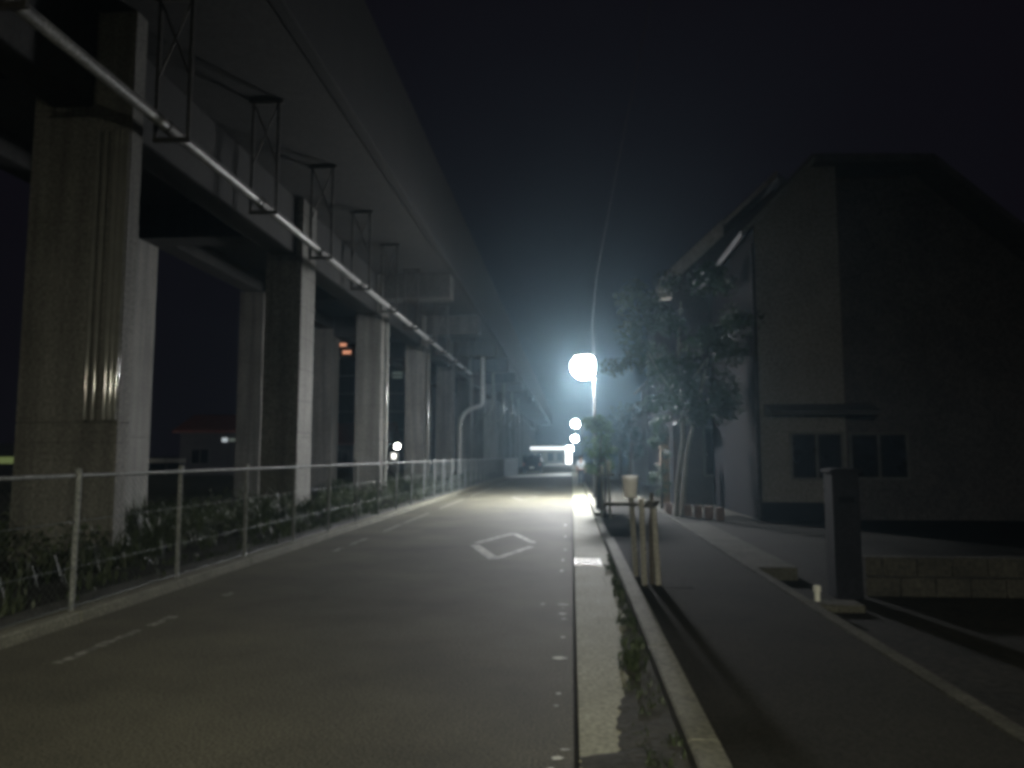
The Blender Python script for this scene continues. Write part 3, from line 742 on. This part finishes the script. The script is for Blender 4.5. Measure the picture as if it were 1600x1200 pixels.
nodes = []; idx = {}; edges = []
def add(k, p, r, par=None):
    idx[k] = len(nodes); nodes.append((p, r))
    if par is not None: edges.append((idx[par], idx[k]))
prev = None
for k in ('pel', 'bel', 'che', 'nek', 'jaw', 'hed', 'crn'):
    add(k, J[k][0], J[k][1], prev); prev = k
add('nose', q(0, -.135, 1.56), (.012, .012), 'hed')
for s_ in (-1, 1):
    add('ear%d' % s_, q(.085*s_, -.02, 1.57), (.012, .02), 'hed')
    add('sh%d' % s_, q(.17*s_, -.01, 1.38), (.055, .055), 'che'); add('el%d' % s_, q(.23*s_, .05*s_+.02, 1.11), (.04, .04), 'sh%d' % s_)
    add('wr%d' % s_, q(.235*s_, .05*s_-.10, .89), (.027, .024), 'el%d' % s_); add('pm%d' % s_, q(.235*s_, .05*s_-.125, .82), (.034, .018), 'wr%d' % s_)
    for fi, (fx, fl_) in enumerate([(-.028, .07), (-.010, .08), (.010, .075), (.027, .06)]):
        add('f%d%d' % (s_, fi), q(.235*s_+fx*.4, .05*s_-.135+fx, .77), (.009, .009), 'pm%d' % s_)
        add('g%d%d' % (s_, fi), q(.235*s_+fx*.4-.01*s_, .05*s_-.15+fx, .77-fl_*.6), (.007, .007), 'f%d%d' % (s_, fi))
    add('t%d' % s_, q(.225*s_, .05*s_-.175, .80), (.009, .009), 'pm%d' % s_); add('u%d' % s_, q(.22*s_, .05*s_-.19, .765), (.007, .007), 't%d' % s_)
    st_ = s_
    add('hp%d' % s_, q(.095*s_, -.01, .86), (.09, .09), 'pel'); add('kn%d' % s_, q(.10*s_, -.10*st_-.05, .48), (.058, .06), 'hp%d' % s_)
    add('an%d' % s_, q(.10*s_, -.24*st_+.02, .10 if s_ > 0 else .12), (.036, .038), 'kn%d' % s_); add('to%d' % s_, q(.105*s_, -.24*st_-.12, .035), (.035, .025), 'an%d' % s_)
skin_mesh('body', nodes, edges, M['skin'], pe)
def sub(keys, grow, name, m, cut=None):
    ks = list(keys); nn = [(nodes[idx[k]][0], tuple(r+grow for r in nodes[idx[k]][1])) for k in ks]
    pos = {idx[k]: i for i, k in enumerate(ks)}
    ee = [(pos[a], pos[b]) for a, b in edges if a in pos and b in pos]
    return skin_mesh(name, nn, ee, m, pe)
sub(['pel', 'bel', 'che', 'sh-1', 'sh1', 'el-1', 'el1'], .022, 'shirt', M['shirt'])
sub(['pel', 'hp-1', 'hp1', 'kn-1', 'kn1', 'an-1', 'an1'], .014, 'trousers', M['trousers'])
hb = MB(); hc = Vector(q(0, -.015, 1.615))
rows = [(R(a), None) for a in range(-10, 91, 20)]
hb.lathe(hc.x, hc.y, [(.098*math.cos(R(a)), hc.z+.108*math.sin(R(a))) for a in (-25, -5, 15, 35, 55, 75, 90)], 16); hb.build('hair', M['hair'], pe, smooth=True)
sho = MB()
for s_ in (-1, 1):
    a = Vector(nodes[idx['an%d' % s_]][0]); t_ = Vector(nodes[idx['to%d' % s_]][0])
    sho2 = MB(); sho2.tube([(a.x, a.y+.05, .05), (a.x, a.y-.04, .05), (t_.x, t_.y-.02, .04), (t_.x, t_.y-.06, .035)], [.045, .052, .047, .02], 10); sho2.build('shoe', M['rubber'], pe, smooth=True)

# ------------------------------------------------------------------ haze volume added for the glow around the lamps
hz = MB().box(-70, 40, -20, 200, -1.2, 27)
ho = hz.build('haze', None); tag(ho, 'thin haze added to give the lamps their glow', 'haze', kind='stuff')
hm = bpy.data.materials.new('glow_haze'); hm.use_nodes = True
N = hm.node_tree.nodes; N.remove(N['Principled BSDF'])
pv = N.new('ShaderNodeVolumePrincipled'); pv.inputs['Color'].default_value = (.48, .72, .88, 1)
pv.inputs['Density'].default_value = .0017; pv.inputs['Anisotropy'].default_value = .81
hm.node_tree.links.new(pv.outputs[0], N['Material Output'].inputs['Volume'])
ho.data.materials.append(hm)
try: hm.cycles.volume_sampling = 'EQUIANGULAR'; hm.cycles.homogeneous_volume = True
except Exception: pass

# ------------------------------------------------------------------ night sky, camera, render
w = bpy.data.worlds.new('World'); scene.world = w; w.use_nodes = True
bg = w.node_tree.nodes['Background']; bg.inputs['Color'].default_value = (.72, .58, .95, 1); bg.inputs['Strength'].default_value = .0046

cam = bpy.data.cameras.new('camera'); co = bpy.data.objects.new('camera', cam); COL.objects.link(co)
cam.sensor_width = 36; cam.lens = 36*1186/1600; cam.clip_end = 3000; cam.clip_start = .05
psi, p = R(4.464), R(5.395)
fwd = Vector((-math.sin(psi)*math.cos(p), math.cos(psi)*math.cos(p), math.sin(p)))
co.location = (0, 0, 1.6); co.rotation_euler = fwd.to_track_quat('-Z', 'Y').to_euler()
scene.camera = co
scene.view_settings.view_transform = 'Standard'; scene.view_settings.look = 'None'
scene.view_settings.exposure = 0; scene.view_settings.gamma = 1
cy = scene.cycles
cy.use_denoising = True
cy.max_bounces = 6; cy.diffuse_bounces = 3; cy.glossy_bounces = 2; cy.transmission_bounces = 2; cy.volume_bounces = 0; cy.transparent_max_bounces = 4
cy.sample_clamp_indirect = 2.0
cy.use_adaptive_sampling = False
cy.filter_width = 4.0
